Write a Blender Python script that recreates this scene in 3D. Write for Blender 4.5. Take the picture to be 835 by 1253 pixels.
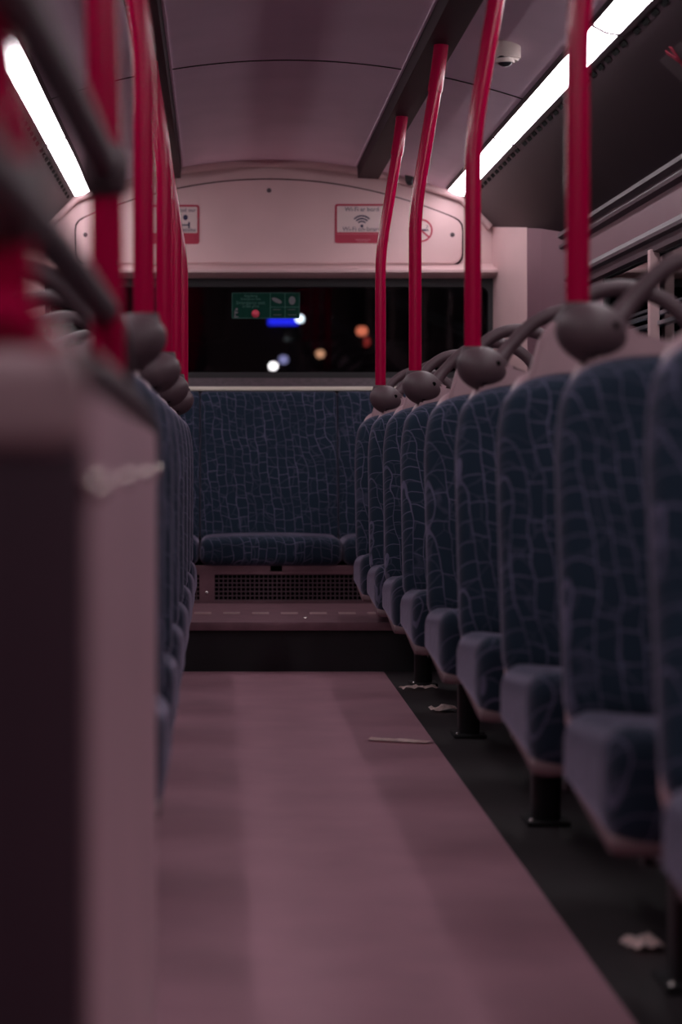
import bpy, bmesh, math, random
from mathutils import Vector, Matrix
random.seed(7)
S = bpy.context.scene
COL = S.collection
for o in list(bpy.data.objects): bpy.data.objects.remove(o)

# ------------------------------------------------------------------ camera, world, exposure
H = .86                                   # camera height above the aisle floor
cam = bpy.data.cameras.new('camera'); camo = bpy.data.objects.new('camera', cam); COL.objects.link(camo)
camo.location = (0, 0, H); camo.rotation_euler = (math.pi/2, 0, 0)
cam.sensor_fit = 'VERTICAL'; cam.sensor_height = 36; cam.sensor_width = 24
cam.lens = 2400/1253*36
cam.shift_x = 151.5/1253; cam.shift_y = -71.5/1253
cam.clip_start = .05; cam.clip_end = 300
cam.dof.use_dof = True; cam.dof.focus_distance = 6.9; cam.dof.aperture_fstop = 2.5
S.camera = camo
w = bpy.data.worlds.new('night'); S.world = w; w.use_nodes = True
bg = w.node_tree.nodes['Background']; bg.inputs[0].default_value = (.25, .3, .55, 1); bg.inputs[1].default_value = .004
S.view_settings.view_transform = 'Standard'; S.view_settings.look = 'None'
S.view_settings.gamma = 1; S.view_settings.use_curve_mapping = False
S.view_settings.exposure = 0
STRIP = 17.0                              # brightness of the ceiling light strips

# ------------------------------------------------------------------ materials
def mat(name, col, rough=.5, metal=0, noise=0, nscale=8, bump=0, bscale=60, emit=None, estr=0, spec=.5, coat=0, sheen=0, trans=0):
    m = bpy.data.materials.new(name); m.use_nodes = True; nt = m.node_tree; b = nt.nodes['Principled BSDF']
    b.inputs['Base Color'].default_value = (*col, 1); b.inputs['Roughness'].default_value = rough
    b.inputs['Metallic'].default_value = metal; b.inputs['Specular IOR Level'].default_value = spec
    b.inputs['Coat Weight'].default_value = coat; b.inputs['Sheen Weight'].default_value = sheen
    if trans: b.inputs['Transmission Weight'].default_value = trans
    tc = nt.nodes.new('ShaderNodeTexCoord')
    if noise:
        n = nt.nodes.new('ShaderNodeTexNoise'); n.inputs['Scale'].default_value = nscale; n.inputs['Detail'].default_value = 5
        r = nt.nodes.new('ShaderNodeMapRange'); r.inputs['From Min'].default_value = .3; r.inputs['From Max'].default_value = .7
        r.inputs['To Min'].default_value = 1-noise; r.inputs['To Max'].default_value = 1+noise
        mx = nt.nodes.new('ShaderNodeMix'); mx.data_type = 'RGBA'; mx.blend_type = 'MULTIPLY'; mx.inputs[0].default_value = 1
        mx.inputs[6].default_value = (*col, 1)
        nt.links.new(tc.outputs['Object'], n.inputs['Vector']); nt.links.new(n.outputs[0], r.inputs[0])
        nt.links.new(r.outputs[0], mx.inputs[7]); nt.links.new(mx.outputs[2], b.inputs['Base Color'])
    if bump:
        n2 = nt.nodes.new('ShaderNodeTexNoise'); n2.inputs['Scale'].default_value = bscale; n2.inputs['Detail'].default_value = 3
        bp = nt.nodes.new('ShaderNodeBump'); bp.inputs['Strength'].default_value = bump; bp.inputs['Distance'].default_value = .01
        nt.links.new(tc.outputs['Object'], n2.inputs['Vector']); nt.links.new(n2.outputs[0], bp.inputs['Height'])
        nt.links.new(bp.outputs[0], b.inputs['Normal'])
    if emit: b.inputs['Emission Color'].default_value = (*emit, 1); b.inputs['Emission Strength'].default_value = estr
    return m

M = {}
M['ceiling'] = mat('ceiling_laminate', (.78, .60, .71), .55, noise=.06, nscale=3, bump=.05, bscale=200)
M['cap'] = mat('rear_cap_plastic', (.62, .42, .425), .5, noise=.05, nscale=4, bump=.04, bscale=150)
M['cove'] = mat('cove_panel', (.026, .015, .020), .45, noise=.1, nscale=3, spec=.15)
M['rail'] = mat('ceiling_track', (.018, .004, .008), .55, spec=.2)
M['wallp'] = mat('side_wall_plastic', (.17, .085, .11), .5, noise=.05, nscale=4)
M['floor'] = mat('aisle_vinyl', (.39, .20, .25), .40, noise=.10, nscale=5, bump=.05, bscale=300)
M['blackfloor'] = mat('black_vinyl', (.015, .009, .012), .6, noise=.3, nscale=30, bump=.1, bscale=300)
M['riser'] = mat('riser_black_rubber', (.008, .006, .009), .6, noise=.3, nscale=10)
M['metal'] = mat('tread_aluminium', (.20, .10, .125), .5, metal=.25, noise=.15, nscale=12)
M['red'] = mat('red_pole_coating', (.37, .0001, .042), .22, spec=.28)
M['redplastic'] = mat('red_plastic', (.42, .004, .04), .35)
M['grip'] = mat('brown_grey_plastic', (.075, .042, .052), .55, noise=.08, nscale=20, bump=.05, bscale=200)
M['shell'] = mat('seat_shell_plastic', (.42, .27, .30), .42, noise=.06, nscale=10)
M['black'] = mat('black_paint', (.006, .005, .007), .5)
M['rubber'] = mat('window_rubber', (.012, .010, .013), .6)
M['screw'] = mat('screw_metal', (.75, .68, .66), .25, metal=.9)
M['boltcap'] = mat('bolt_cap', (.98, .88, .82), .12, metal=1)
M['lit_top_paint'] = mat('screen_painted_lit_top', (.42, .26, .29), .45)  # paler tone paints the light along the screen's top
M['pan'] = mat('seat_pan_plastic', (.17, .095, .11), .5)
M['hole'] = mat('dark_recess', (.002, .002, .002), .9, spec=.05)
M['white'] = mat('sticker_white', (.62, .48, .47), .5)
M['stred'] = mat('sticker_red', (.36, .015, .05), .5)
M['ink'] = mat('sticker_ink', (.02, .015, .06), .6)
M['green'] = mat('sign_green', (.002, .036, .024), .5, noise=.1, nscale=30, spec=.1)
M['greenline'] = mat('sign_pale_print', (.07, .17, .145), .6, spec=.1)
M['cream'] = mat('cream_plastic', (.62, .52, .48), .45)
M['paper'] = mat('litter_paper', (.88, .70, .68), .7, noise=.2, nscale=60)
M['partition'] = mat('partition_laminate', (.58, .345, .40), .38, noise=.08, nscale=3)
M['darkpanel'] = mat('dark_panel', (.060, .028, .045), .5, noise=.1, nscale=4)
M['shelf'] = mat('shelf_pale_edge', (.75, .68, .58), .4)
M['ledge'] = mat('ledge_moulding', (.05, .026, .038), .5, spec=.25)
M['graytrim'] = mat('grey_ledge', (.07, .05, .06), .6, noise=.25, nscale=60)
M['diff'] = mat('light_diffuser', (.9, .9, .9), .5, emit=(1.0, .91, .96), estr=STRIP)
M['lens'] = mat('dark_camera_lens', (.02, .02, .025), .12)
M['chrome'] = mat('window_rail_metal', (.35, .38, .42), .3, metal=.9)
def glow(n, c, s): return mat(n, (0, 0, 0), .5, emit=c, estr=s)
M['glass'] = None
g = bpy.data.materials.new('tinted_glass'); g.use_nodes = True; nt = g.node_tree; nt.nodes.clear()
out = nt.nodes.new('ShaderNodeOutputMaterial'); mx = nt.nodes.new('ShaderNodeMixShader'); tr = nt.nodes.new('ShaderNodeBsdfTransparent')
gl = nt.nodes.new('ShaderNodeBsdfGlossy'); fr = nt.nodes.new('ShaderNodeFresnel'); fr.inputs[0].default_value = 1.45
tr.inputs[0].default_value = (.6, .6, .65, 1); gl.inputs[0].default_value = (.8, .8, .8, 1); gl.inputs[1].default_value = .03
nt.links.new(fr.outputs[0], mx.inputs[0]); nt.links.new(tr.outputs[0], mx.inputs[1]); nt.links.new(gl.outputs[0], mx.inputs[2]); nt.links.new(mx.outputs[0], out.inputs[0])
M['glass'] = g

def fabric():
    m = bpy.data.materials.new('moquette_fabric'); m.use_nodes = True; nt = m.node_tree; N = nt.nodes; L = nt.links
    b = N['Principled BSDF']; tc = N.new('ShaderNodeTexCoord'); oi = N.new('ShaderNodeObjectInfo')
    sep = N.new('ShaderNodeSeparateXYZ'); L.new(tc.outputs['Object'], sep.inputs[0])
    def math_(op, a, bb, v=None):
        n = N.new('ShaderNodeMath'); n.operation = op
        if hasattr(a, 'links'): L.new(a, n.inputs[0])
        else: n.inputs[0].default_value = a
        if hasattr(bb, 'links'): L.new(bb, n.inputs[1])
        else: n.inputs[1].default_value = bb
        return n.outputs[0]
    rnd = math_('MULTIPLY', oi.outputs['Random'], 7.0)
    u = math_('ADD', math_('ADD', sep.outputs[0], math_('MULTIPLY', sep.outputs[1], .7)), rnd)
    v = math_('ADD', math_('ADD', sep.outputs[2], math_('MULTIPLY', sep.outputs[1], .9)), rnd)
    cv = N.new('ShaderNodeCombineXYZ'); L.new(v, cv.inputs[0]); L.new(u, cv.inputs[1])     # brick rows run vertically
    def distort(scale, amt):
        n = N.new('ShaderNodeTexNoise'); n.inputs['Scale'].default_value = scale; n.inputs['Detail'].default_value = 2
        L.new(cv.outputs[0], n.inputs['Vector'])
        s = N.new('ShaderNodeVectorMath'); s.operation = 'SUBTRACT'; L.new(n.outputs['Color'], s.inputs[0]); s.inputs[1].default_value = (.5, .5, .5)
        k = N.new('ShaderNodeVectorMath'); k.operation = 'SCALE'; L.new(s.outputs[0], k.inputs[0]); k.inputs[3].default_value = amt
        a = N.new('ShaderNodeVectorMath'); a.operation = 'ADD'; L.new(cv.outputs[0], a.inputs[0]); L.new(k.outputs[0], a.inputs[1])
        return a.outputs[0]
    def brick(vec, bw, rh, mort):
        t = N.new('ShaderNodeTexBrick'); L.new(vec, t.inputs['Vector'])
        t.inputs['Scale'].default_value = 1; t.inputs['Mortar Size'].default_value = mort; t.inputs['Mortar Smooth'].default_value = .3
        t.inputs['Brick Width'].default_value = bw; t.inputs['Row Height'].default_value = rh; t.inputs['Bias'].default_value = 0
        t.offset = .43; t.offset_frequency = 2; t.squash = 1.5; t.squash_frequency = 3
        return t.outputs['Fac']
    f1 = brick(distort(4.2, .10), .052, .041, .0019)
    vo = N.new('ShaderNodeTexVoronoi'); vo.feature = 'DISTANCE_TO_EDGE'; vo.inputs['Scale'].default_value = 11
    L.new(distort(9, .05), vo.inputs['Vector'])
    mr = N.new('ShaderNodeMapRange'); mr.inputs[1].default_value = .010; mr.inputs[2].default_value = .028; mr.inputs[3].default_value = .35; mr.inputs[4].default_value = 0
    L.new(vo.outputs['Distance'], mr.inputs[0])
    mxf = math_('MAXIMUM', f1, mr.outputs[0])
    nn = N.new('ShaderNodeTexNoise'); nn.inputs['Scale'].default_value = 7; L.new(cv.outputs[0], nn.inputs['Vector'])
    fade = N.new('ShaderNodeMapRange'); fade.inputs[1].default_value = .35; fade.inputs[2].default_value = .62; fade.inputs[3].default_value = .45; fade.inputs[4].default_value = 1
    L.new(nn.outputs[0], fade.inputs[0])
    fac = math_('MULTIPLY', mxf, fade.outputs[0])
    base = N.new('ShaderNodeMix'); base.data_type = 'RGBA'; L.new(nn.outputs[0], base.inputs[0])
    base.inputs[6].default_value = (.008, .018, .032, 1); base.inputs[7].default_value = (.013, .027, .046, 1)
    mx = N.new('ShaderNodeMix'); mx.data_type = 'RGBA'; L.new(fac, mx.inputs[0]); L.new(base.outputs[2], mx.inputs[6]); mx.inputs[7].default_value = (.105, .10, .165, 1)
    L.new(mx.outputs[2], b.inputs['Base Color'])
    b.inputs['Roughness'].default_value = .9; b.inputs['Specular IOR Level'].default_value = .15
    b.inputs['Sheen Weight'].default_value = .45; b.inputs['Sheen Roughness'].default_value = .45; b.inputs['Sheen Tint'].default_value = (.75, .62, .85, 1)
    fn = N.new('ShaderNodeTexNoise'); fn.inputs['Scale'].default_value = 350; L.new(tc.outputs['Object'], fn.inputs['Vector'])
    bp = N.new('ShaderNodeBump'); bp.inputs['Strength'].default_value = .25; bp.inputs['Distance'].default_value = .004; L.new(fn.outputs[0], bp.inputs['Height']); L.new(bp.outputs[0], b.inputs['Normal'])
    return m
M['fabric'] = fabric()

# ------------------------------------------------------------------ geometry helpers
def finish(name, bm, m, parent=None, smooth=True, loc=None, ang=40):
    bmesh.ops.recalc_face_normals(bm, faces=bm.faces[:])
    me = bpy.data.meshes.new(name); bm.to_mesh(me); bm.free()
    if smooth:
        me.shade_smooth()
        try: me.set_sharp_from_angle(angle=math.radians(ang))
        except Exception: pass
    me.materials.append(m)
    o = bpy.data.objects.new(name, me); COL.objects.link(o)
    if parent: o.parent = parent
    if loc: o.location = loc
    return o
def box(bm, c, d, rot=None, bev=0):
    r = bmesh.ops.create_cube(bm, size=1)
    mt = Matrix.Translation(c) @ (rot if rot else Matrix.Identity(4)) @ Matrix.Diagonal((*d, 1))
    bmesh.ops.transform(bm, matrix=mt, verts=r['verts'])
    if bev:
        es = {e for v in r['verts'] for e in v.link_edges}
        bmesh.ops.bevel(bm, geom=list(es), offset=bev, segments=2, affect='EDGES', profile=.6)
def bx(x0, x1, y0, y1, z0, z1, bm=None, bev=0):
    bm = bm if bm is not None else bmesh.new()
    box(bm, ((x0+x1)/2, (y0+y1)/2, (z0+z1)/2), (x1-x0, y1-y0, z1-z0), bev=bev); return bm
def cyl(bm, p0, p1, r0, r1=None, n=20, caps=True):
    p0, p1 = Vector(p0), Vector(p1); d = p1-p0; r1 = r0 if r1 is None else r1
    q = d.to_track_quat('Z', 'Y').to_matrix().to_4x4()
    bmesh.ops.create_cone(bm, cap_ends=caps, segments=n, radius1=r0, radius2=r1, depth=d.length, matrix=Matrix.Translation((p0+p1)/2) @ q)
def sph(bm, c, d, n=20, rot=None):
    bmesh.ops.create_uvsphere(bm, u_segments=n, v_segments=n//2+2, radius=1, matrix=Matrix.Translation(c) @ (rot if rot else Matrix.Identity(4)) @ Matrix.Diagonal((*d, 1)))
def spline(pts, k=8):
    P = [Vector(p) for p in pts]; P = [P[0]*2-P[1]] + P + [P[-1]*2-P[-2]]; out = []
    for i in range(1, len(P)-2):
        for j in range(k):
            t = j/k; a, b, c, d = P[i-1], P[i], P[i+1], P[i+2]
            out.append(.5*((2*b)+(c-a)*t+(2*a-5*b+4*c-d)*t*t+(-a+3*b-3*c+d)*t**3))
    out.append(P[-2]); return out
def tube(bm, pts, r, n=16, smooth=True, k=8):
    P = spline(pts, k) if smooth else [Vector(p) for p in pts]
    rs = r if callable(r) else (lambda t: r)
    up = Vector((0, 1, 0)); rings = []
    for i, p in enumerate(P):
        t = (P[min(i+1, len(P)-1)]-P[max(i-1, 0)]).normalized()
        if abs(t.dot(up)) > .95: up = Vector((1, 0, 0)) if abs(t.x) < .9 else Vector((0, 0, 1))
        a = (up - t*t.dot(up)).normalized(); b = t.cross(a); up = a
        rr = rs(i/(len(P)-1))
        rings.append([bm.verts.new(p + (a*math.cos(q)+b*math.sin(q))*rr) for q in [2*math.pi*j/n for j in range(n)]])
    for A, B in zip(rings, rings[1:]):
        for j in range(n): bm.faces.new((A[j], A[(j+1) % n], B[(j+1) % n], B[j]))
    bm.faces.new(rings[0][::-1]); bm.faces.new(rings[-1])
def rbox(bm, half, r, f=None, n=12, c=(0, 0, 0)):
    """rounded, subdivided box deformed by f"""
    b2 = bmesh.new(); bmesh.ops.create_cube(b2, size=2)
    bmesh.ops.subdivide_edges(b2, edges=b2.edges[:], cuts=n, use_grid_fill=True)
    hx, hy, hz = half
    for v in b2.verts:
        p = v.co.copy(); q = []
        for a, h in zip(p, half):                       # denser rings near the rounded edges
            s = math.sin(a*math.pi/2)*.6 + a*.4
            q.append(s*h)
        q = Vector(q); inner = Vector([max(-(h-r), min(h-r, a)) for a, h in zip(q, half)])
        d = q-inner
        if d.length > 1e-9:
            # push onto the rounded surface
            m_ = max(abs(d.x), abs(d.y), abs(d.z)); d = d.normalized()*m_
        v.co = inner + d
        if f: v.co = Vector(f(v.co))
        v.co += Vector(c)
    me = bpy.data.meshes.new('t'); b2.to_mesh(me); b2.free(); bm.from_mesh(me); bpy.data.meshes.remove(me)
def prism(bm, poly, axis, a0, a1):
    """extrude a 2-D polygon along an axis ('x','y','z')"""
    def P(u, v, a): return {'x': (a, u, v), 'y': (u, a, v), 'z': (u, v, a)}[axis]
    A = [bm.verts.new(P(u, v, a0)) for u, v in poly]; B = [bm.verts.new(P(u, v, a1)) for u, v in poly]
    n = len(poly); bm.faces.new(A); bm.faces.new(B[::-1])
    for i in range(n): bm.faces.new((A[i], A[(i+1) % n], B[(i+1) % n], B[i]))
def rrect(x0, x1, z0, z1, r, n=6):
    out = []
    for cx, cz, a in ((x1-r, z1-r, 0), (x0+r, z1-r, 90), (x0+r, z0+r, 180), (x1-r, z0+r, 270)):
        for j in range(n+1):
            q = math.radians(a+90*j/n); out.append((cx+r*math.cos(q), cz+r*math.sin(q)))
    return out
def ring(bm, outer, inner, axis, a0, a1):
    def P(u, v, a): return {'x': (a, u, v), 'y': (u, a, v), 'z': (u, v, a)}[axis]
    n = len(outer)
    V = [[bm.verts.new(P(u, v, a)) for u, v in poly] for poly, a in ((outer, a0), (inner, a0), (inner, a1), (outer, a1))]
    for k in range(4):
        A, B = V[k], V[(k+1) % 4]
        for i in range(n): bm.faces.new((A[i], A[(i+1) % n], B[(i+1) % n], B[i]))
def text(name, s, size, loc, m, parent, ext=.0006, rot=(math.pi/2, 0, 0), align='CENTER'):
    c = bpy.data.curves.new(name, 'FONT'); c.body = s; c.size = size; c.extrude = ext; c.align_x = align; c.align_y = 'CENTER'
    c.resolution_u = 3
    o = bpy.data.objects.new(name, c); COL.objects.link(o)
    bpy.context.view_layer.update()
    me = bpy.data.meshes.new_from_object(o.evaluated_get(bpy.context.evaluated_depsgraph_get()))
    bpy.data.objects.remove(o); bpy.data.curves.remove(c)
    me.name = name; me.materials.clear(); me.materials.append(m)
    o = bpy.data.objects.new(name, me); COL.objects.link(o); o.parent = parent; o.location = loc; o.rotation_euler = rot
    return o
def tag(o, label, cat, group=None, kind=None):
    o['label'] = label; o['category'] = cat
    if group: o['group'] = group
    if kind: o['kind'] = kind
    return o
def thing(name, loc, label, cat, group=None):
    o = bpy.data.objects.new(name, None); o.empty_display_size = .1; COL.objects.link(o); o.location = loc
    return tag(o, label, cat, group)
def struct(name, bm, m, label, smooth=True):
    o = finish(name, bm, m, smooth=smooth); o['kind'] = 'structure'; o['label'] = label; o['category'] = name.split('_')[0]
    return o
def kids(o): return [c for c in bpy.data.objects if c.parent == o]
def dup(root, loc, label, group=None):
    def cp(o, p):
        c = o.copy(); COL.objects.link(c); c.parent = p
        for k in children[o.name]: cp(k, c)
        return c
    children = {}
    def reg(o):
        children[o.name] = kids(o)
        for k in children[o.name]: reg(k)
    reg(root)
    r = cp(root, None); r.location = loc; r['label'] = label
    if group: r['group'] = group
    return r

# ------------------------------------------------------------------ the shell of the bus
CX = .245; Y0, Y1 = -3.0, 9.3
def cz(l):                                # ceiling height at lateral distance l from the centre line
    l = abs(l)
    return H + 1.385 - l*l/5.04 if l <= .915 else H + 1.219 - (l-.915)
SZ = H + .92                              # where the cove meets the side wall

# floors
bm = bmesh.new()
prism(bm, [(-.23, Y0), (.612, Y0), (.632, 2.9), (.657, 7.74), (-.23, 7.74)], 'z', -.02, 0)
struct('floor', bm, M['floor'], 'mauve vinyl aisle floor between the seats', False)
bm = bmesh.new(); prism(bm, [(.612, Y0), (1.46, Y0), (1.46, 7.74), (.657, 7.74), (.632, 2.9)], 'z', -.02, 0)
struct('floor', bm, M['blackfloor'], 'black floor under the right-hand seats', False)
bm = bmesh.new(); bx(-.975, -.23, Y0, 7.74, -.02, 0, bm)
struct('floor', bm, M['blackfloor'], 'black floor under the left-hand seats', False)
# raised platform with black riser, and its metal tread
PZ = .193
bm = bmesh.new(); bx(-.975, 1.46, 7.74, 9.3, -.02, PZ-.004, bm)
struct('floor', bm, M['riser'], 'black riser and platform in front of the rear bench', False)
tr = thing('step_tread', (CX, 7.73, PZ), 'dull metal step tread with anti-slip dashes at the foot of the rear bench', 'step')
bm = bmesh.new(); bx(-1.05, 1.05, -.006, .985, -.004, .002, bm); bx(-1.05, 1.05, -.010, .009, -.03, .003, bm, bev=.003)
finish('tread_plate', bm, M['metal'], tr)
bm = bmesh.new()
for k in range(-9, 9): bx(k*.12+.02, k*.12+.09, .42, .445, .002, .006, bm)
for k in range(-9, 9): bx(k*.12+.02, k*.12+.09, .395, .405, .002, .004, bm)
o = finish('anti_slip_strip', bm, mat('worn_bright_metal', (.55, .40, .40), .35, metal=.2), tr)
for x in (.112, .565, -.45):
    bm = bmesh.new(); sph(bm, (x, .2, .003), (.011, .011, .005)); finish('screw', bm, M['screw'], tr)

# ceiling: curved skin, thin panel joints
bm = bmesh.new(); N = 40
prof = [(CX + l, cz(l)) for l in [-.915 + 1.83*i/N for i in range(N+1)]]
prism(bm, prof + [(x, z+.03) for x, z in prof[::-1]], 'y', Y0, 9.34)
struct('ceiling', bm, M['ceiling'], 'dim curved grey-mauve ceiling over the aisle')
for y, nm in ((6.9, 'farther'), (4.45, 'nearer'), (2.0, 'nearest')):
    bm = bmesh.new(); p = [(CX + l, cz(l)-.0025) for l in [-.83 + 1.66*i/N for i in range(N+1)]]
    prism(bm, p + [(x, z+.006) for x, z in p[::-1]], 'y', y-.005, y+.005)
    struct('trim_1', bm, M['rail'], nm + ' dark joint across the ceiling panels')
for s in (-1, 1):
    side = 'right' if s > 0 else 'left'
    bm = bmesh.new()
    prism(bm, [(CX+s*.915, cz(.915)), (CX+s*1.215, SZ), (CX+s*1.215, SZ+.04), (CX+s*.915, cz(.915)+.04)], 'y', Y0, 9.34)
    struct('ceiling', bm, M['cove'], 'dark sloping cove panel along the %s side of the ceiling' % side)
# side walls with window openings
def side_wall(s):
    X = CX+s*1.215; side = 'right' if s > 0 else 'left'
    a, b = sorted((X, X+s*.05)); bm = bmesh.new()
    zs, zt = .92, 1.56
    bx(a, b, Y0, 9.34, -.05, zs, bm); bx(a, b, 7.42, 9.34, zs, zt, bm); bx(a, b, Y0, 9.34, zt, SZ+.05, bm)
    bx(a, b, Y0, -2.2, zs, zt, bm)
    struct('wall_'+side, bm, M['wallp'], 'pinkish grey %s side wall of the bus' % side, False)
    # mouldings between window and cove
    bm = bmesh.new()
    def P(*q): return [(CX+s*(1.217-u), z) for u, z in q]
    prism(bm, P((-.004, SZ+.01), (.028, SZ+.005), (.030, SZ-.012), (.010, SZ-.022), (.012, SZ-.04), (.026, SZ-.046), (.024, SZ-.058), (-.004, SZ-.068)), 'y', Y0, 8.25)
    struct('trim_2', bm, M['ledge'], 'ribbed dark ledge moulding above the %s windows' % side, False)
    bm = bmesh.new()
    prism(bm, P((-.004, 1.612), (.018, 1.606), (.030, 1.585), (.030, 1.572), (.012, 1.566), (.012, 1.55), (.022, 1.545), (.022, 1.528), (-.004, 1.522)), 'y', Y0, 8.1)
    struct('trim_3', bm, M['ledge'], 'dark top moulding of the %s windows' % side, False)
side_wall(1); side_wall(-1)
# side windows
n = 0
for s in (1, -1):
    side = 'right' if s > 0 else 'left'
    X = CX+s*1.228
    for y0, y1 in ((4.98, 7.42), (2.5, 4.98), (0.05, 2.5), (-2.2, 0.05)):
        n += 1
        wn = bpy.data.objects.new('window_%d' % n, None); COL.objects.link(wn); wn['kind'] = 'structure'; wn['category'] = 'window'
        wn['label'] = 'dark %s side window bay, %s' % (side, {7.42: 'farthest from the camera', 4.98: 'next after the farthest', 2.5: 'beside the camera', .05: 'behind the camera'}[y1])
        wn.location = (X, (y0+y1)/2, .92)
        h = (y1-y0)/2; a, b = sorted((-s*.012, s*.03))
        bm = bmesh.new()
        bx(a, b, -h, -h+.04, 0, .64, bm); bx(a, b, h-.04, h, 0, .64, bm); bx(a, b, -h+.04, h-.04, 0, .03, bm); bx(a, b, -h+.04, h-.04, .60, .64, bm)
        finish('window_frame', bm, M['rubber'], wn, False)
        bm = bmesh.new(); bx(-.002, .004, -h+.04, h-.04, .03, .60, bm); finish('window_pane', bm, M['glass'], wn, False)
        bm = bmesh.new(); bx(a, b, -h+.04, h-.04, .40, .412, bm); bx(a*1.5, b, -h+.04, h-.04, .365, .378, bm); bx(a, b, -h+.04, h-.04, .425, .431, bm)
        finish('hopper_rail', bm, M['chrome'] if s > 0 else M['rubber'], wn, False)
        bm = bmesh.new(); bx(min(-s*.02, -s*.035), max(-s*.02, -s*.035), -.03+.35, .0+.35, .415, .47, bm, bev=.003); finish('window_catch', bm, M['rubber'], wn, False)
    for y in (6.5, 4.98, 2.5, .05):
        bm = bmesh.new(); a, b = sorted((CX+s*1.218, CX+s*1.186)); bx(a, b, y-.02, y+.02, .9, 1.535, bm, bev=.003)
        o = struct('trim_4', bm, M['cap'], 'slim pale upright bar against the %s windows, bar at %s' % (side, {6.5: 'the farthest bay', 4.98: 'the second bay', 2.5: 'the third bay', .05: 'the fourth bay'}[y]), False)
# front wall of the saloon behind the camera
bm = bmesh.new(); bx(-.975, 1.46, Y0-.05, Y0, -.02, 2.3, bm)
struct('wall_front', bm, M['cap'], 'plain front bulkhead behind the viewpoint', False)

# rear wall: pieces round the window, then the chamfered corners
WX0, WX1, WZ0, WZ1 = CX-1.065, CX+1.065, H+.365, H+.825
bm = bmesh.new()
bx(CX-1.065, CX+1.065, 9.3, 9.36, -.02, WZ0, bm)
top = [(CX + l, cz(l)+.02) for l in [-1.065 + 2.13*i/N for i in range(N+1)]]
prism(bm, [(WX1, WZ1), (WX0, WZ1)] + top, 'y', 9.3, 9.36)
for s in (-1, 1):
    plan = [(1.060, 9.30), (1.130, 8.71), (1.16, 8.71), (1.25, 8.9), (1.25, 9.36), (1.060, 9.36)]
    prism(bm, [(CX+s*u, y) for u, y in plan], 'z', -.02, H+1.12)
for s in (-1, 1):
    b3 = bmesh.new(); prism(b3, [(CX+s*u, y) for u, y in [(1.132, 8.712), (1.160, 8.50), (1.2145, 8.18), (1.2145, 8.9), (1.16, 8.9)]], 'z', -.02, H+1.12)
    struct('trim_8', b3, M['wallp'], 'dull corner fairing between the rear bulkhead and %s wall' % ('right' if s > 0 else 'left'), False)
struct('wall_rear', bm, M['cap'], 'pale rear bulkhead of the bus round the back window', False)
# arched lip where the ceiling meets the bulkhead
bm = bmesh.new()
arc = [(CX+l, 9.27, cz(l)-.012) for l in [-1.05 + 2.1*i/30 for i in range(31)]]
tube(bm, arc, .02, 10, smooth=False)
struct('trim_5', bm, M['cap'], 'rounded arched lip between the ceiling and rear bulkhead')
# raised access panel with arched top
def arch_panel(dx, dz):
    z0 = H+.895-dz; x1 = .915+dx
    pts = []
    def topz(l): return H + 1.296 + dz - l*l*.236 
    r = .055
    n = 40
    pts = [(CX+l, topz(l)) for l in [x1-.04 - 2*(x1-.04)*i/n for i in range(n+1)]]
    zc = topz(x1-.04)
    side = [(x1-.018, zc-.014), (x1-.004, zc-.035), (x1, zc-.065), (x1, z0+r)]
    bot = [(x1-r*(1-math.cos(a)), z0+r*(1-math.sin(a))) for a in [math.pi/8*i for i in range(1, 5)]]
    right = [(CX+u, z) for u, z in side+bot]
    left = [(CX-u, z) for u, z in side+bot]
    return pts + left + right[::-1]
pn = thing('access_panel', (0, 9.3, 0), 'wide pale arched access panel above the back window', 'panel')
bm = bmesh.new(); prism(bm, [(x, z) for x, z in arch_panel(.008, .008)], 'y', -.006, .0); finish('panel_seam', bm, M['rail'], pn, False)
bm = bmesh.new(); A = arch_panel(0, 0); prism(bm, A, 'y', -.022, -.004)
bmesh.ops.bevel(bm, geom=[e for e in bm.edges if all(abs(v.co.y+.022) < 1e-5 for v in e.verts)], offset=.008, segments=3, affect='EDGES')
finish('panel_face', bm, M['cap'], pn)
for x, z in ((0, H+1.245), (.868, H+1.035), (-.868, H+1.035)):
    bm = bmesh.new(); sph(bm, (CX+x, -.022, z), (.011, .005, .011)); finish('screw', bm, M['graytrim'], pn)
# lower overhang above the window
bm = bmesh.new()
prism(bm, [(9.3, H+.90), (9.275, H+.885), (9.215, H+.872), (9.19, H+.862), (9.19, H+.85), (9.215, H+.838), (9.3, H+.828)], 'x', CX-1.07, CX+1.07)
struct('trim_6', bm, M['cap'], 'pale overhanging lip just above the back window')
# rear window
wr = bpy.data.objects.new('window_9', None); COL.objects.link(wr); wr.location = (0, 9.3, 0); wr['kind'] = 'structure'; wr['category'] = 'window'; wr['label'] = 'wide dark back window of the bus at night'
bm = bmesh.new(); ring(bm, rrect(WX0-.02, WX1+.02, WZ0-.03, WZ1+.012, .05), rrect(WX0+.025, WX1-.025, WZ0+.02, WZ1-.035, .04), 'y', -.012, .05); finish('window_frame', bm, M['rubber'], wr)
bm = bmesh.new(); prism(bm, [(.052, WZ0), (.056, WZ0), (.029, WZ1), (.025, WZ1)], 'x', WX0, WX1); finish('window_pane', bm, M['glass'], wr, False)
# ledge behind the bench
lg = thing('rear_ledge', (CX, 9.2, H+.29), 'grey ledge with a thin pale front edge under the back window', 'ledge')
bm = bmesh.new(); prism(bm, [(.03, .0), (.097, .0), (.097, .068), (.085, .068)], 'x', -1.04, 1.04); finish('ledge_slope', bm, M['graytrim'], lg, False)
bm = bmesh.new(); bx(-1.04, 1.04, -.012, .032, .005, .024, bm, bev=.004); finish('ledge_edge', bm, M['shelf'], lg)

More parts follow.
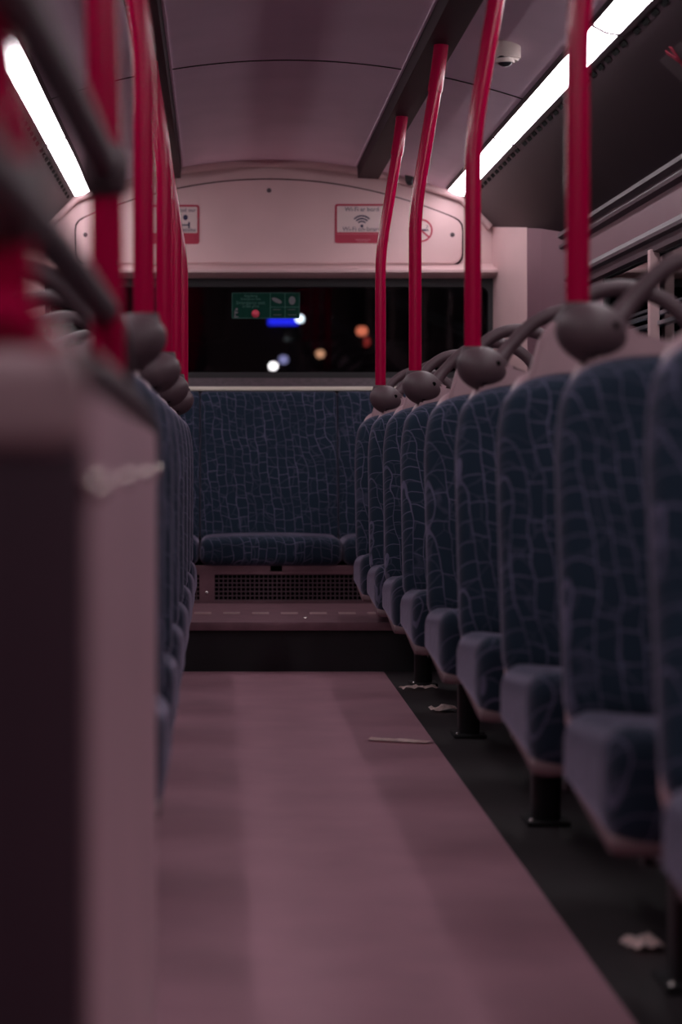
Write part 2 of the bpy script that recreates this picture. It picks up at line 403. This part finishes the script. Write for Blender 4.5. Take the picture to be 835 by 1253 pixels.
# ceiling tracks that carry the poles
for s in (1, -1):
    side = 'right' if s > 0 else 'left'
    bm = bmesh.new(); l = .465
    prism(bm, [(CX+s*(l-.048), H+1.295), (CX+s*(l+.048), H+1.290), (CX+s*(l+.052), cz(l+.05)+.004), (CX+s*(l-.052), cz(l-.05)+.004)], 'y', Y0+.2, 9.22)
    tag(finish('ceiling_track', bm, M['rail'], None, False), 'dark maroon ceiling track above the %s-hand seats, carrying the pole tops' % side, 'track', 'ceiling tracks')
    bm = bmesh.new()
    for e in (-.058, .058): bx(CX+s*(l+e)-.004, CX+s*(l+e)+.004, Y0+.2, 9.22, cz(l+e)-.006, cz(l+e)+.002, bm)
    struct('trim_7', bm, M['ceiling'], 'thin beading beside the %s ceiling track' % side, False)

# ceiling lights
Rc = {1: math.atan2(1.25-1.219, .08), -1: 0}
joints = [(7.68, 9.2, 'farthest'), (5.66, 7.67, 'second from the back'), (3.64, 5.65, 'third from the back'), (1.62, 3.63, 'nearly overhead'), (-.4, 1.61, 'over the viewpoint')]
for s in (1, -1):
    side = 'right' if s > 0 else 'left'
    for y0, y1, wh in joints:
        li = thing('strip_light', (CX+s*.875, y0, cz(.875)), 'glowing white strip light in the %s cove, %s' % (side, wh), 'light', 'strip lights along the coves')
        L = y1-y0
        def P(u, d): l = .875+u; return (s*u, (cz(l) if l < .915 else cz(.915)-(l-.915)*.8) - cz(.875) - d)
        bm = bmesh.new(); q = [P(-.034, .012), P(.0, .019), P(.037, .012), P(.037, -.004), P(-.034, -.004)]
        prism(bm, q, 'y', .006, L-.006); finish('diffuser', bm, M['diff'], li, False)
        bm = bmesh.new()
        prism(bm, [P(-.046, .006), P(-.035, .010), P(-.035, -.01), P(-.046, -.01)], 'y', 0, L)
        prism(bm, [P(.038, .012), P(.052, .010), P(.052, -.01), P(.038, -.01)], 'y', 0, L)
        prism(bm, [P(-.036, .0135), P(0, .0205), P(.039, .0135), P(.039, -.01), P(-.036, -.01)], 'y', -.004, .006)
        if s < 0 and y0 == 5.66: prism(bm, [P(-.036, .016), P(0, .024), P(.039, .016), P(.039, -.01), P(-.036, -.01)], 'y', -.03, .02)
        finish('light_frame', bm, M['cove'], li, False)
        bm = bmesh.new(); k = 0
        while k*.115 + .09 < L:
            l0, l1 = .934, .944
            prism(bm, [(s*(l0-.875), cz(l0)-cz(.875)-.003), (s*(l1-.875), cz(l1)-cz(.875)-.003), (s*(l1-.875), cz(l1)-cz(.875)+.005), (s*(l0-.875), cz(l0)-cz(.875)+.005)], 'y', .02+k*.115, .085+k*.115); k += 1
        finish('vent_slots', bm, M['hole'], li, False)

# ------------------------------------------------------------------ seats
def make_seat(side, pole, label, group):
    s = side
    root = thing('double_seat', (0, 0, 0), label, 'seat', group)
    for k, u0 in enumerate((0, .445)):
        uc = u0+.215
        # cushion: x across, y front to back, z up
        def fc(p):
            t = (p.y+.21)/.42                        # 0 at the front, 1 at the back
            top = (p.z+.09)/.18
            z = p.z + .03*(1-t)**1.5*top
            if top < .5: z += (.5-top)*2*(.010+.065*t)
            x = p.x*(1-.01*(1-t)) * (1-.03*(1-top)*(1-t))
            z += .018*(abs(p.x)/.21)**3*top - .006
            y = p.y + (1-top)*.03*(1-t) 
            return (s*x, y, z)
        bm = bmesh.new(); rbox(bm, (.212, .205, .088), .055, fc, 14)
        finish('seat_cushion', bm, M['fabric'], root, loc=(s*uc, -.19, .358))
        bm = bmesh.new()
        def fp(p):
            t = (p.y+.2)/.4
            return (s*p.x*(1-.01*(1-t)), p.y, p.z + .060*t)
        rbox(bm, (.204, .188, .016), .015, fp, 8)
        finish('seat_pan', bm, M['pan'], root, loc=(s*uc, -.175, .292))
        # backrest
        def taper(z, x, hz):
            q = max(0, (z-.10)/(hz-.10)); e = x/.2
            return x*(1-.13*q**2.2)
        def fb(p):
            z = p.z; x = taper(z, p.x, .31)
            e = abs(p.x)/.2
            y = p.y + .20*(z+.31) 
            if p.y < 0: y += .022*(1-e*e) - .012*math.exp(-((z+.12)/.14)**2)*(1-e*e)*0
            z2 = z - .035*max(0, z/.31)**3*e**3
            return (s*x, y, z2)
        bm = bmesh.new(); rbox(bm, (.205, .045, .310), .043, fb, 16)
        finish('backrest', bm, M['fabric'], root, loc=(s*(uc+.010), .045, .718))
        bm = bmesh.new()
        def fs(p):
            z = p.z; x = taper(z, p.x, .33); e = abs(p.x)/.21
            return (s*x*(1-.08*max(0, z/.33)**2), p.y + .20*(z+.33), z - .05*max(0, z/.33)**3*e**3)
        rbox(bm, (.192, .020, .335), .018, fs, 12)
        finish('back_shell', bm, M['shell'], root, loc=(s*(uc+.010), .102, .718))
    # dark frame, pedestal leg
    bm = bmesh.new(); 
    for y in (-.28, -.03): bx(*sorted((s*.13, s*.86)), y-.015, y+.018, .20, .236, bm, bev=.004)
    for u in (.15, .30, .56, .77): bx(*sorted((s*(u-.015), s*(u+.015))), -.34, .06, .222, .25, bm, bev=.004)
    finish('seat_frame', bm, M['black'], root)
    for u in (.215,):
        bm = bmesh.new(); rbox(bm, (.032, .032, .11), .012, lambda p: (s*p.x, p.y, p.z), 4)
        finish('leg', bm, M['black'], root, loc=(s*u, .0, .105))
        bm = bmesh.new(); bx(-.05, .05, -.055, .05, 0, .012, bm, bev=.003); finish('foot_plate', bm, M['black'], root, loc=(s*u, .0, 0))
        bm = bmesh.new(); sph(bm, (0, 0, 0), (.006, .006, .004), 10); finish('bolt', bm, M['screw'], root, loc=(s*(u-.038), -.042, .013))
    bm = bmesh.new(); bx(*sorted((s*.82, s*.885)), -.25, .05, .10, .24, bm, bev=.005); finish('wall_bracket', bm, M['black'], root)
    # pale horn of the shell that carries the handle, then the curved grab handle
    bm = bmesh.new()
    A = [(.075, .985), (.36, .985), (.33, 1.025), (.22, 1.045), (.165, 1.075), (.13, 1.085), (.105, 1.07)] if pole else [(.085, .985), (.33, .985), (.29, 1.02), (.215, 1.04), (.178, 1.085), (.170, 1.135), (.150, 1.14), (.120, 1.105)]
    A = [(s*u, z) for u, z in A]
    prism(bm, A, 'y', .182, .212); bmesh.ops.bevel(bm, geom=bm.edges[:], offset=.008, segments=2, affect='EDGES')
    finish('handle_mount', bm, M['shell'], root)
    bm = bmesh.new()
    if pole: hp = [(s*.13, .215, 1.075), (s*.17, .235, 1.125), (s*.235, .245, 1.185), (s*.32, .245, 1.212), (s*.40, .24, 1.188), (s*.455, .23, 1.13), (s*.485, .205, 1.03), (s*.49, .20, .99)]
    else: hp = [(s*.158, .205, 1.075), (s*.158, .225, 1.10), (s*.185, .24, 1.155), (s*.25, .25, 1.20), (s*.33, .25, 1.205), (s*.41, .24, 1.165), (s*.46, .225, 1.09), (s*.475, .205, .99)]
    tube(bm, hp, lambda t: .0175 + .006*max(0, 1-t*8) + .006*max(0, (t-.875)*8), 14)
    finish('grab_handle', bm, M['grip'], root)
    if not pole:
        bm = bmesh.new(); sph(bm, (s*.16, .205, 1.08), (.024, .022, .022)); finish('handle_foot', bm, M['grip'], root)
        bm = bmesh.new(); sph(bm, (s*.21, .176, 1.03), (.006, .004, .006), 10); finish('screw', bm, M['screw'], root)
    return root

def make_pole(side, label, group):
    """origin at the seat's aisle edge on the floor; x outwards from the camera side"""
    s = side; root = thing('grab_pole', (0, 0, 0), label, 'pole', group)
    bm = bmesh.new(); x0 = .077
    pts = [(s*x0, 0, H+.20), (s*x0, 0, H+.45), (s*x0, 0, H+.68), (s*(x0+.003), 0, H+.76), (s*(x0+.012), 0, H+.84), (s*(x0+.030), 0, H+.95), (s*(x0+.066), 0, H+1.17), (s*(x0+.083), 0, H+1.30)]
    tube(bm, pts, .0205, 24); finish('pole_tube', bm, M['red'], root)
    bm = bmesh.new(); tube(bm, [(s*(x0+.062), 0, H+1.145), (s*(x0+.072), 0, H+1.21), (s*(x0+.083), 0, H+1.297)], .0235, 24); finish('pole_sleeve', bm, M['red'], root)
    bm = bmesh.new(); R = Matrix.Rotation(math.radians(s*18), 4, 'Y')
    sph(bm, (0, 0, 0), (.074, .052, .051), 28)
    for v in bm.verts:
        t = v.co.x/.074
        v.co.x *= 1.1 if t > 0 else .9
        k = 1.08 - .30*max(0, t)**1.5 + .05*min(0, t)
        v.co.y *= k; v.co.z *= k*(1 if v.co.z < 0 else .95)
        v.co.x *= s
    bmesh.ops.transform(bm, matrix=R, verts=bm.verts[:])
    kn = finish('pole_clamp', bm, M['grip'], root, loc=(s*(x0+.022), -.022, H+.208))
    bm = bmesh.new(); cyl(bm, (s*x0, 0, H+.232), (s*x0, 0, H+.262), .034, .027); finish('clamp_collar', bm, M['grip'], root)
    for u, z in ((.030, .010), (.064, -.022), (.0, -.036)):
        bm = bmesh.new(); yy = -.050*math.sqrt(max(.05, 1-(u/.085)**2-(z/.055)**2))-.001
        cyl(bm, (s*u, yy-.001, z), (s*u, yy+.012, z), .0065, n=12); finish('bolt_hole', bm, M['hole'], kn)
    return root

RX, LX = .55, -.075
right_rows = [(8.0, 0), (7.29, 1), (6.62, 0), (5.97, 1), (5.27, 0), (4.57, 1), (3.87, 0), (3.17, 1), (2.47, 0)]
left_rows = [(7.63, 1), (6.93, 0), (6.23, 1), (5.53, 0), (4.83, 1), (4.13, 0), (3.43, 1)]
ords = ['closest to the rear bench', 'second from the rear bench', 'third from the rear bench', 'fourth from the rear bench', 'fifth from the rear bench', 'sixth from the rear bench', 'seventh from the rear bench', 'eighth from the rear bench', 'ninth from the rear bench']
protos = {}
for side, rows, X, nm in ((1, right_rows, RX, 'right'), (-1, left_rows, LX, 'left')):
    for i, (y, p) in enumerate(rows):
        extra = 'cut off by the edge, ' if nm == 'right' and i == 8 else ('just behind the pale partition, ' if nm == 'left' and i == 6 else '')
        lab = 'blue double seat on the %s, %s%s%s' % (nm, extra, ords[i], ', clamped to a red pole' if p and not extra else '')
        grp = 'double seats in rows along the bus'
        pz = PZ if y > 7.9 else 0
        if (side, p) not in protos:
            r = make_seat(side, p, lab, grp); protos[(side, p)] = r; r.location = (X, y, 0)
        else: r = dup(protos[(side, p)], (X, y, 0), lab, grp)
        if pz:
            for c in kids(r):
                if c.name.startswith(('foot_plate', 'bolt')): c.location.z += pz + .003
                if c.name.startswith('leg'): c.scale.z = .17; c.location.z = pz+.022
        if p:
            k = [q for q in rows if q[1]].index((y, p))
            lab = 'bent red grab pole rising from the %s seats, %s' % (nm, ['farthest, nearest the back window', 'second from the back window', 'third from the back window', 'fourth from the back window'][k])
            if (side, 'pole') not in protos:
                r = make_pole(side, lab, 'bent red poles on the seats'); protos[(side, 'pole')] = r; r.location = (X + (.015 if side < 0 else 0), y+.24, 0)
            else: dup(protos[(side, 'pole')], (X + (.015 if side < 0 else 0), y+.24, 0), lab, 'bent red poles on the seats')

# ------------------------------------------------------------------ rear bench
bn = thing('rear_bench', (CX, 8.72, PZ), 'blue patterned five-place rear bench below the back window', 'bench')
edges = [-1.09, -.80, -.325, .315, .80, 1.09]
for a, b in zip(edges, edges[1:]):
    hw = (b-a)/2-.001
    def fcu(p):
        return (p.x, p.y, p.z + (.010 if p.z > 0 else 0)*(1-(p.x/hw)**2))
    bm = bmesh.new(); rbox(bm, (hw, .20, .064), .045, fcu, 12)
    finish('seat_cushion', bm, M['fabric'], bn, loc=((a+b)/2, .20, H-.438-PZ))
    bm = bmesh.new()
    def fba(p):
        return (p.x, p.y + .16*(p.z+.34) + (.012*(1-(p.x/hw)**2) if p.y < 0 else 0), p.z)
    rbox(bm, (hw, .045, .345), .016, fba, 14)
    finish('backrest', bm, M['fabric'], bn, loc=((a+b)/2, .36, H-.055-PZ))
bm = bmesh.new()
prism(bm, [(-1.09, 0), (1.09, 0), (1.09, .012), (-1.09, .012)], 'x', 0, .001) if False else None
bx(-1.1, 1.1, .06, .36, 0, .168, bm)
finish('base_box', bm, M['hole'], bn, False)
bm = bmesh.new()
bx(-1.1, -.008, .035, .06, .137, .168, bm, bev=.002); bx(.045, 1.1, .035, .06, .137, .168, bm, bev=.002); bx(-1.1, 1.1, .033, .06, .128, .140, bm)
bx(-1.1, 1.1, .035, .06, 0, .010, bm)
bx(-.325, -.258, .034, .06, .008, .130, bm); bx(.62, .68, .034, .06, .008, .130, bm)
finish('base_rim', bm, M['metal'], bn)
bm = bmesh.new()
x = -1.08
while x < 1.08:
    bx(x, x+.0045, .046, .054, .01, .13, bm); x += .0200
for k in range(7): bx(-1.09, 1.09, .045, .053, .010+k*.0190, .0145+k*.0190, bm)
finish('ventilation_grille', bm, mat('grille_wire', (.13, .08, .10), .5, metal=.3), bn, False)
for x, z in ((-.292, .045), (.65, .045)):
    bm = bmesh.new(); sph(bm, (x, .034, z), (.008, .004, .008), 12); finish('screw', bm, M['screw'], bn)

# ------------------------------------------------------------------ stickers and sign
def P9(px, py, y=9.275):                   # a place on the rear bulkhead plane, read off in metres
    return ((px-266)*y/2400, H+(555-py)*y/2400)
def sticker(x0, x1, z0, z1, label, name='information_sticker'):
    cx_, cz_ = (x0+x1)/2, (z0+z1)/2
    t = thing(name, (cx_, 9.277, cz_), label, 'sticker'); w2, h2 = (x1-x0)/2, (z1-z0)/2
    bm = bmesh.new(); prism(bm, rrect(-w2, w2, -h2, h2, .012), 'y', -.0015, .001); finish('sticker_border', bm, M['stred'], t, False)
    bm = bmesh.new(); prism(bm, rrect(-w2+.010, w2-.010, -h2+.052, h2-.010, .004), 'y', -.0025, 0); finish('sticker_face', bm, M['white'], t, False)
    return t, w2, h2
x0, z1 = P9(410, 249.5); x1, z0 = P9(476, 297.5)
t, w2, h2 = sticker(x0, x1, z0, z1, 'red-bordered white Wi-Fi sticker right of the centre, reading Wi-Fi on-board')
text('lettering', 'Wi-Fi ar bord', .029, (0, -.0035, h2-.026), M['ink'], t); text('lettering', 'Wi-Fi on-board', .029, (0, -.0035, -h2+.066), M['ink'], t)
bm = bmesh.new(); cyl(bm, (0, -.004, -.012), (0, -.002, -.012), .0075, n=16)
for r in (.019, .032, .045):
    a = [(r*math.sin(q), -.012+r*math.cos(q)) for q in [math.radians(-48+96*i/14) for i in range(15)]]
    b = [((r+.0068)*math.sin(q), -.012+(r+.0068)*math.cos(q)) for q in [math.radians(-48+96*i/14) for i in range(15)]]
    prism(bm, a + b[::-1], 'y', -.0045, -.002)
finish('wifi_symbol', bm, M['ink'], t, False)
bm = bmesh.new(); bx(-w2+.006, w2-.006, -.003, -.001, -h2+.042, -h2+.044, bm); bx(-.03, .04, -.003, -.001, -h2+.014, -h2+.018, bm); bx(-.02, .03, -.003, -.001, -h2+.007, -h2+.0095, bm)
finish('pale_print', bm, mat('faded_print', (.50, .14, .18), .6), t, False)
x0, z1 = P9(178, 250.5); x1, z0 = P9(244, 298.5)
t, w2, h2 = sticker(x0, x1, z0, z1, 'red-bordered white sticker left of the centre, half hidden behind the poles')
text('lettering', 'Download our', .026, (.112, -.0035, h2-.026), M['ink'], t, align='RIGHT'); text('lettering', 'on website', .026, (.112, -.0035, -h2+.066), M['ink'], t, align='RIGHT')
bm = bmesh.new(); sph(bm, (.062, -.003, h2-.060), (.012, .0015, .013), 14); bx(.03, .075, -.0045, -.002, h2-.099, h2-.093, bm); bx(.075, .083, -.0045, -.002, h2-.112, h2-.082, bm)
finish('pictogram', bm, M['ink'], t, False)
cx_, cz_ = P9(515.5, 282)
t = thing('no_smoking_sticker', (cx_, 9.277, cz_), 'round red and white no-smoking sticker behind the second right pole', 'sticker')
circ = lambda r: [(r*math.cos(q), r*math.sin(q)) for q in [2*math.pi*i/32 for i in range(32)]]
bm = bmesh.new(); prism(bm, circ(.051), 'y', -.001, .001); finish('sticker_face', bm, M['white'], t, False)
bm = bmesh.new(); ring(bm, circ(.055), circ(.047), 'y', -.003, .001); box(bm, (0, -.0035, 0), (.094, .001, .008), Matrix.Rotation(math.radians(40), 4, 'Y')); finish('prohibition_ring', bm, M['stred'], t, False)
bm = bmesh.new(); bx(-.03, .025, -.003, -.0005, -.003, .006, bm); bx(.028, .034, -.003, -.0005, -.003, .006, bm)
tube(bm, [(.025, -.002, .010), (.032, -.002, .018), (.026, -.002, .026)], .0016, 6); finish('cigarette_symbol', bm, M['ink'], t, False)

# green emergency sign on the back window
x0, z1 = P9(284, 358, 9.31); x1, z0 = P9(367, 389.5, 9.31)
t = thing('emergency_sign', ((x0+x1)/2, 9.322, (z0+z1)/2), 'small green emergency exit instruction sign on the back window', 'sign'); w2, h2 = (x1-x0)/2, (z1-z0)/2
bm = bmesh.new(); bx(-w2, w2, -.003, .002, -h2, h2, bm); finish('sign_plate', bm, M['green'], t, False)
bm = bmesh.new()
for a in ((-w2, w2, -h2, -h2+.002), (-w2, w2, h2-.002, h2), (-w2, -w2+.002, -h2, h2), (w2-.002, w2, -h2, h2), (.020, .0225, -h2, h2), (.090, .0922, -h2, h2), (.02, w2, -.008, -.006)):
    bx(a[0], a[1], -.0042, -.0028, a[2], a[3], bm)
finish('sign_lines', bm, M['greenline'], t, False)
for s_, z, sz in (('Argyfwng', .046, .017), ('Emergency exit', .031, .015), ('Emergency exit', .013, .022), ('break glass', -.003, .018)): text('lettering', s_, sz, (-.072, -.004, z), M['greenline'], t)
bm = bmesh.new()
sph(bm, (.052, -.003, .024), (.026, .001, .010), 14, Matrix.Rotation(math.radians(25), 4, 'Y')); sph(bm, (.125, -.003, .024), (.016, .001, .020), 14)
bx(-w2+.010, -w2+.030, -.004, -.002, -h2+.004, -h2+.010, bm); bx(-w2+.012, -w2+.017, -.004, -.002, -h2+.010, -h2+.038, bm); bx(-w2+.017, -w2+.028, -.004, -.002, -h2+.024, -h2+.032, bm); sph(bm, (-w2+.022, -.003, -h2+.043), (.006, .001, .006), 10)
for x_ in (.035, .105): bx(x_, x_+.035, -.004, -.002, -.020, -.018, bm); bx(x_, x_+.04, -.004, -.002, -.045, -.043, bm)
finish('pictogram', bm, mat('sign_grey', (.13, .125, .14), .6), t, False)
bm = bmesh.new(); sph(bm, (-.049, -.006, -h2+.022), (.019, .012, .019), 18); finish('red_button', bm, mat('red_button', (.75, .06, .12), .3), t)

# smaller ceiling things
t = thing('dome_camera', (.92, 6.2, cz(.675)), 'cream ceiling dome camera beside the right strip light', 'camera')
bm = bmesh.new(); cyl(bm, (0, 0, -.055), (0, 0, .01), .040, .040, 28); bmesh.ops.bevel(bm, geom=[e for e in bm.edges if all(v.co.z < -.05 for v in e.verts)], offset=.008, segments=3, affect='EDGES'); finish('camera_housing', bm, M['cream'], t)
bm = bmesh.new(); sph(bm, (-.012, -.012, -.052), (.026, .026, .022)); finish('camera_lens', bm, M['lens'], t)
bm = bmesh.new(); ring(bm, [(-.012+x, -.012+y) for x, y in circ(.030)], [(-.012+x, -.012+y) for x, y in circ(.024)], 'z', -.063, -.050); finish('lens_ring', bm, M['cream'], t)
t = thing('small_camera', (.905, 9.20, cz(.66)), 'tiny black camera where the ceiling meets the rear bulkhead', 'camera')
bm = bmesh.new(); sph(bm, (0, 0, -.022), (.021, .021, .021)); finish('camera_lens', bm, M['lens'], t)
bm = bmesh.new(); cyl(bm, (0, 0, -.022), (0, 0, .02), .022, .026); finish('camera_housing', bm, M['black'], t)
# cove sticker, upper right
l = 1.045
t = thing('cove_sticker', (CX+l, 5.45, cz(l)), 'faint red-marked warning sticker on the right cove panel', 'sticker')
bm = bmesh.new(); box(bm, (0, 0, 0), (.085, .26, .003)); finish('sticker_face', bm, mat('dim_sticker', (.05, .03, .036), .6), t, False)
bm = bmesh.new(); box(bm, (0, 0, -.002), (.115, .018, .002), Matrix.Rotation(.55, 4, 'Z')); box(bm, (0, 0, -.002), (.115, .018, .002), Matrix.Rotation(-.55, 4, 'Z')); finish('red_cross', bm, M['stred'], t, False)
t.rotation_euler = (0, math.radians(45), 0)

# ------------------------------------------------------------------ front left: partition, rails, stanchions
pt = thing('partition_panel', (0, 0, 0), 'pale pinkish partition panel with a row of bolts left of the aisle', 'partition')
bm = bmesh.new(); rbox(bm, (.016, .715, .452), .008, lambda p: (p.x, p.y, p.z - .014*(p.y+.715)/1.43*(1 if p.z > 0 else 0)), 8); finish('panel_board', bm, M['partition'], pt, loc=(-.100, 2.07, .452))
for y in (1.35, 1.76, 2.24, 2.74):
    bm = bmesh.new(); sph(bm, (-.085, y, H-.023), (.0085, .0085, .0085), 24); finish('bolt', bm, M['boltcap'], pt)
bm = bmesh.new(); tube(bm, [(-.100, 1.37, H+.060), (-.100, 1.7, H+.062), (-.100, 2.3, H+.056), (-.100, 2.72, H+.038), (-.100, 2.80, H+.018), (-.100, 2.80, H-.04)], .017, 14)
finish('top_rail', bm, M['grip'], pt)
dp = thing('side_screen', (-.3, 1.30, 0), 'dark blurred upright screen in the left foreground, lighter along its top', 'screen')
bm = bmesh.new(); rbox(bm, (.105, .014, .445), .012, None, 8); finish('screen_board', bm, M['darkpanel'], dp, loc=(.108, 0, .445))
bm = bmesh.new(); rbox(bm, (.107, .022, .036), .020, None, 8); finish('screen_lit_top', bm, M['lit_top_paint'], dp, loc=(.106, 0, .894))  # lit upper part of the dark screen, put in as a paler piece
bm = bmesh.new(); tube(bm, [(-.34, 1.30, H+.090), (-.26, 1.30, H+.092), (-.18, 1.30, H+.092), (-.130, 1.305, H+.086), (-.108, 1.305, H+.06)], .016, 14)
tag(finish('red_rail', bm, M['red']), 'short blurred red rail along the top of the dark screen', 'rail')
def post(y, x, z0, pts, label):
    t = thing('grab_pole', (x, y, z0), label, 'pole', 'upright red posts by the partition')
    bm = bmesh.new(); tube(bm, [(a-x, 0, b-z0) for a, b in pts], .0205, 20); finish('pole_tube', bm, M['red'], t)
    return t
a = post(2.4, -.137, 0, [(-.132, .02), (-.134, 1.0), (-.139, 1.3), (-.143, 1.45), (-.150, 1.60), (-.20, 1.98), (-.225, 2.16)], 'red grab pole standing behind the middle of the pale partition')
bm = bmesh.new(); rbox(bm, (.030, .034, .036), .026, None, 6); finish('rail_joint', bm, M['grip'], a, loc=(0, 0, H+.345))
b = post(1.36, -.15, 0, [(-.147, .02), (-.147, 1.0), (-.155, 1.10), (-.168, 1.2), (-.195, 1.35), (-.24, 1.65), (-.30, 2.15)], 'red grab pole cut off by the left picture edge')
bm = bmesh.new(); rbox(bm, (.030, .034, .034), .026, None, 6); finish('rail_joint', bm, M['grip'], b, loc=(.0, 0, H+.172))
bm = bmesh.new(); tube(bm, [(-.137, .9, H+.283), (-.137, 1.4, H+.313), (-.137, 1.9, H+.335), (-.137, 2.40, H+.352)], .0175, 16)
tag(finish('grab_rail', bm, M['grip']), 'dark blurred upper grab rail running to the tall red pole', 'rail', 'blurred grab rails at the left')
bm = bmesh.new(); tube(bm, [(-.137, .9, H+.165), (-.137, 1.4, H+.172), (-.137, 2.0, H+.174), (-.137, 2.55, H+.172), (-.137, 2.78, H+.150), (-.135, 2.86, H+.05), (-.12, 2.86, H-.05), (-.12, 2.86, .02)], .0175, 16)
tag(finish('grab_rail', bm, M['grip']), 'dark blurred lower grab rail sloping down to the partition top', 'rail', 'blurred grab rails at the left')

# ------------------------------------------------------------------ litter on the floor
def scrap(cx, cy, w, d, rot, label, crumple, seed, nx=10, ny=3, name='paper_scrap', hump=0):
    random.seed(seed); bm = bmesh.new(); V = []
    for j in range(ny+1):
        for i in range(nx+1):
            u, v = i/nx-.5, j/ny-.5
            V.append(bm.verts.new((u*w + random.uniform(-1, 1)*w*.02, v*d*(1-.25*random.random()*abs(u)*2), .004 + crumple*random.random() + hump*(1-4*u*u)*(1-3*v*v))))
    for j in range(ny):
        for i in range(nx):
            k = j*(nx+1)+i; bm.faces.new((V[k], V[k+1], V[k+nx+2], V[k+nx+1]))
    r = bmesh.ops.solidify(bm, geom=bm.faces[:], thickness=.001)
    o = finish(name, bm, M['paper'], smooth=False, loc=(cx, cy, .001)); o.rotation_euler = (0, 0, rot)
    return tag(o, label, 'litter', 'paper litter on the floor')
def F(px, py): y = .86*2400/(py-555); return ((px-266)*y/2400, y)
x, y = F(488, 908); scrap(x, y, .185, .055, math.radians(-20), 'narrow pale paper strip lying across the aisle floor edge', .003, 1)
x, y = F(513, 844); scrap(x, y, .145, .05, math.radians(18), 'narrow pale paper strip on the black floor near the step', .012, 2)
x, y = F(543, 871); scrap(x, y, .085, .07, .3, 'small crumpled paper scrap on the black floor under the seats', .012, 3, 6, 5, hump=.01)
x, y = F(788, 1161); scrap(x, y, .06, .07, .2, 'crumpled pinkish paper on the black floor at the lower right', .012, 4, 7, 6, hump=.012)

# ------------------------------------------------------------------ the street behind the bus
bm = bmesh.new(); bx(-40, 40, 10.2, 90, -.95, -.9, bm)
o = struct('ground', bm, mat('asphalt', (.03, .03, .035), .5, noise=.2, nscale=2), 'dark road behind the bus', False); o.name = 'floor_street'; o['category'] = 'road'
def PO(px, py, y): return ((px-266)*y/2400, H+(555-py)*y/2400)
def lamp(px, py, y, col, st, r, label, name='street_lamp', cat='lamp', sx=1):
    x, z = PO(px, py, y); t = thing(name, (x, y, -.9), label, cat, 'lamps out in the night street')
    bm = bmesh.new(); cyl(bm, (0, 0, 0), (0, 0, z+.9), .06, .035, 12); finish('lamp_post', bm, M['black'], t)
    bm = bmesh.new(); cyl(bm, (0, .02, z+.9+r*.8), (0, .02, z+.9+r*1.3), r*sx*1.2, r*.5, 16); finish('lamp_hood', bm, M['black'], t)
    bm = bmesh.new(); sph(bm, (0, 0, z+.9), (r*sx, r, r), 16); finish('lamp_globe', bm, glow('glow_'+label[:12], col, st), t)
lamp(334.5, 448, 38, (1, .95, .85), 9, .08, 'white street lamp seen low through the back window')
lamp(347, 440, 42, (.55, .55, .95), 1.1, .10, 'dim bluish street lamp just right of the white lamp')
lamp(392, 433, 40, (1, .50, .25), 1.6, .09, 'orange street lamp right of the middle of the back window')
lamp(443, 405, 34, (1, .25, .12), 1.8, .09, 'orange-red lamp near the first right pole', sx=1.1)
lamp(447, 418, 36, (.9, .08, .06), .5, .10, 'dull red lamp just under the orange-red lamp')
lamp(367, 390, 40, (.85, 1, .95), 7, .08, 'pale greenish-white lamp at the corner of the green sign')
x, z = PO(347, 393, 44)
sg = thing('shop_sign', (x, 44.09, z), 'blue lit shop sign in the dark street below the green sign', 'sign')
bm = bmesh.new(); bx(-.34, .34, .0, .1, -.08, .08, bm, bev=.02); finish('sign_box', bm, glow('blue_glow', (.02, .03, 1), 2.2), sg)
bm = bmesh.new(); bx(-.38, .38, .05, .11, -.11, .11, bm, bev=.02); finish('sign_frame', bm, M['black'], sg)
bl = thing('street_building', (2, 44.2, -.9), 'unlit dark building across the night street', 'building')
bm = bmesh.new(); bx(-14, 16, 0, 8, 0, 9, bm); finish('building_wall', bm, mat('dark_brick', (.02, .02, .025), .8, noise=.3, nscale=3), bl, False)
for k in range(-5, 7):
    for z in (1.0, 4.2):
        bm = bmesh.new(); bx(k*2.3-.5, k*2.3+.5, -.06, .02, z+.1, z+1.6, bm); finish('building_window', bm, mat('dark_window', (.01, .012, .018), .1) if 'dark_window' not in bpy.data.materials else bpy.data.materials['dark_window'], bl, False)
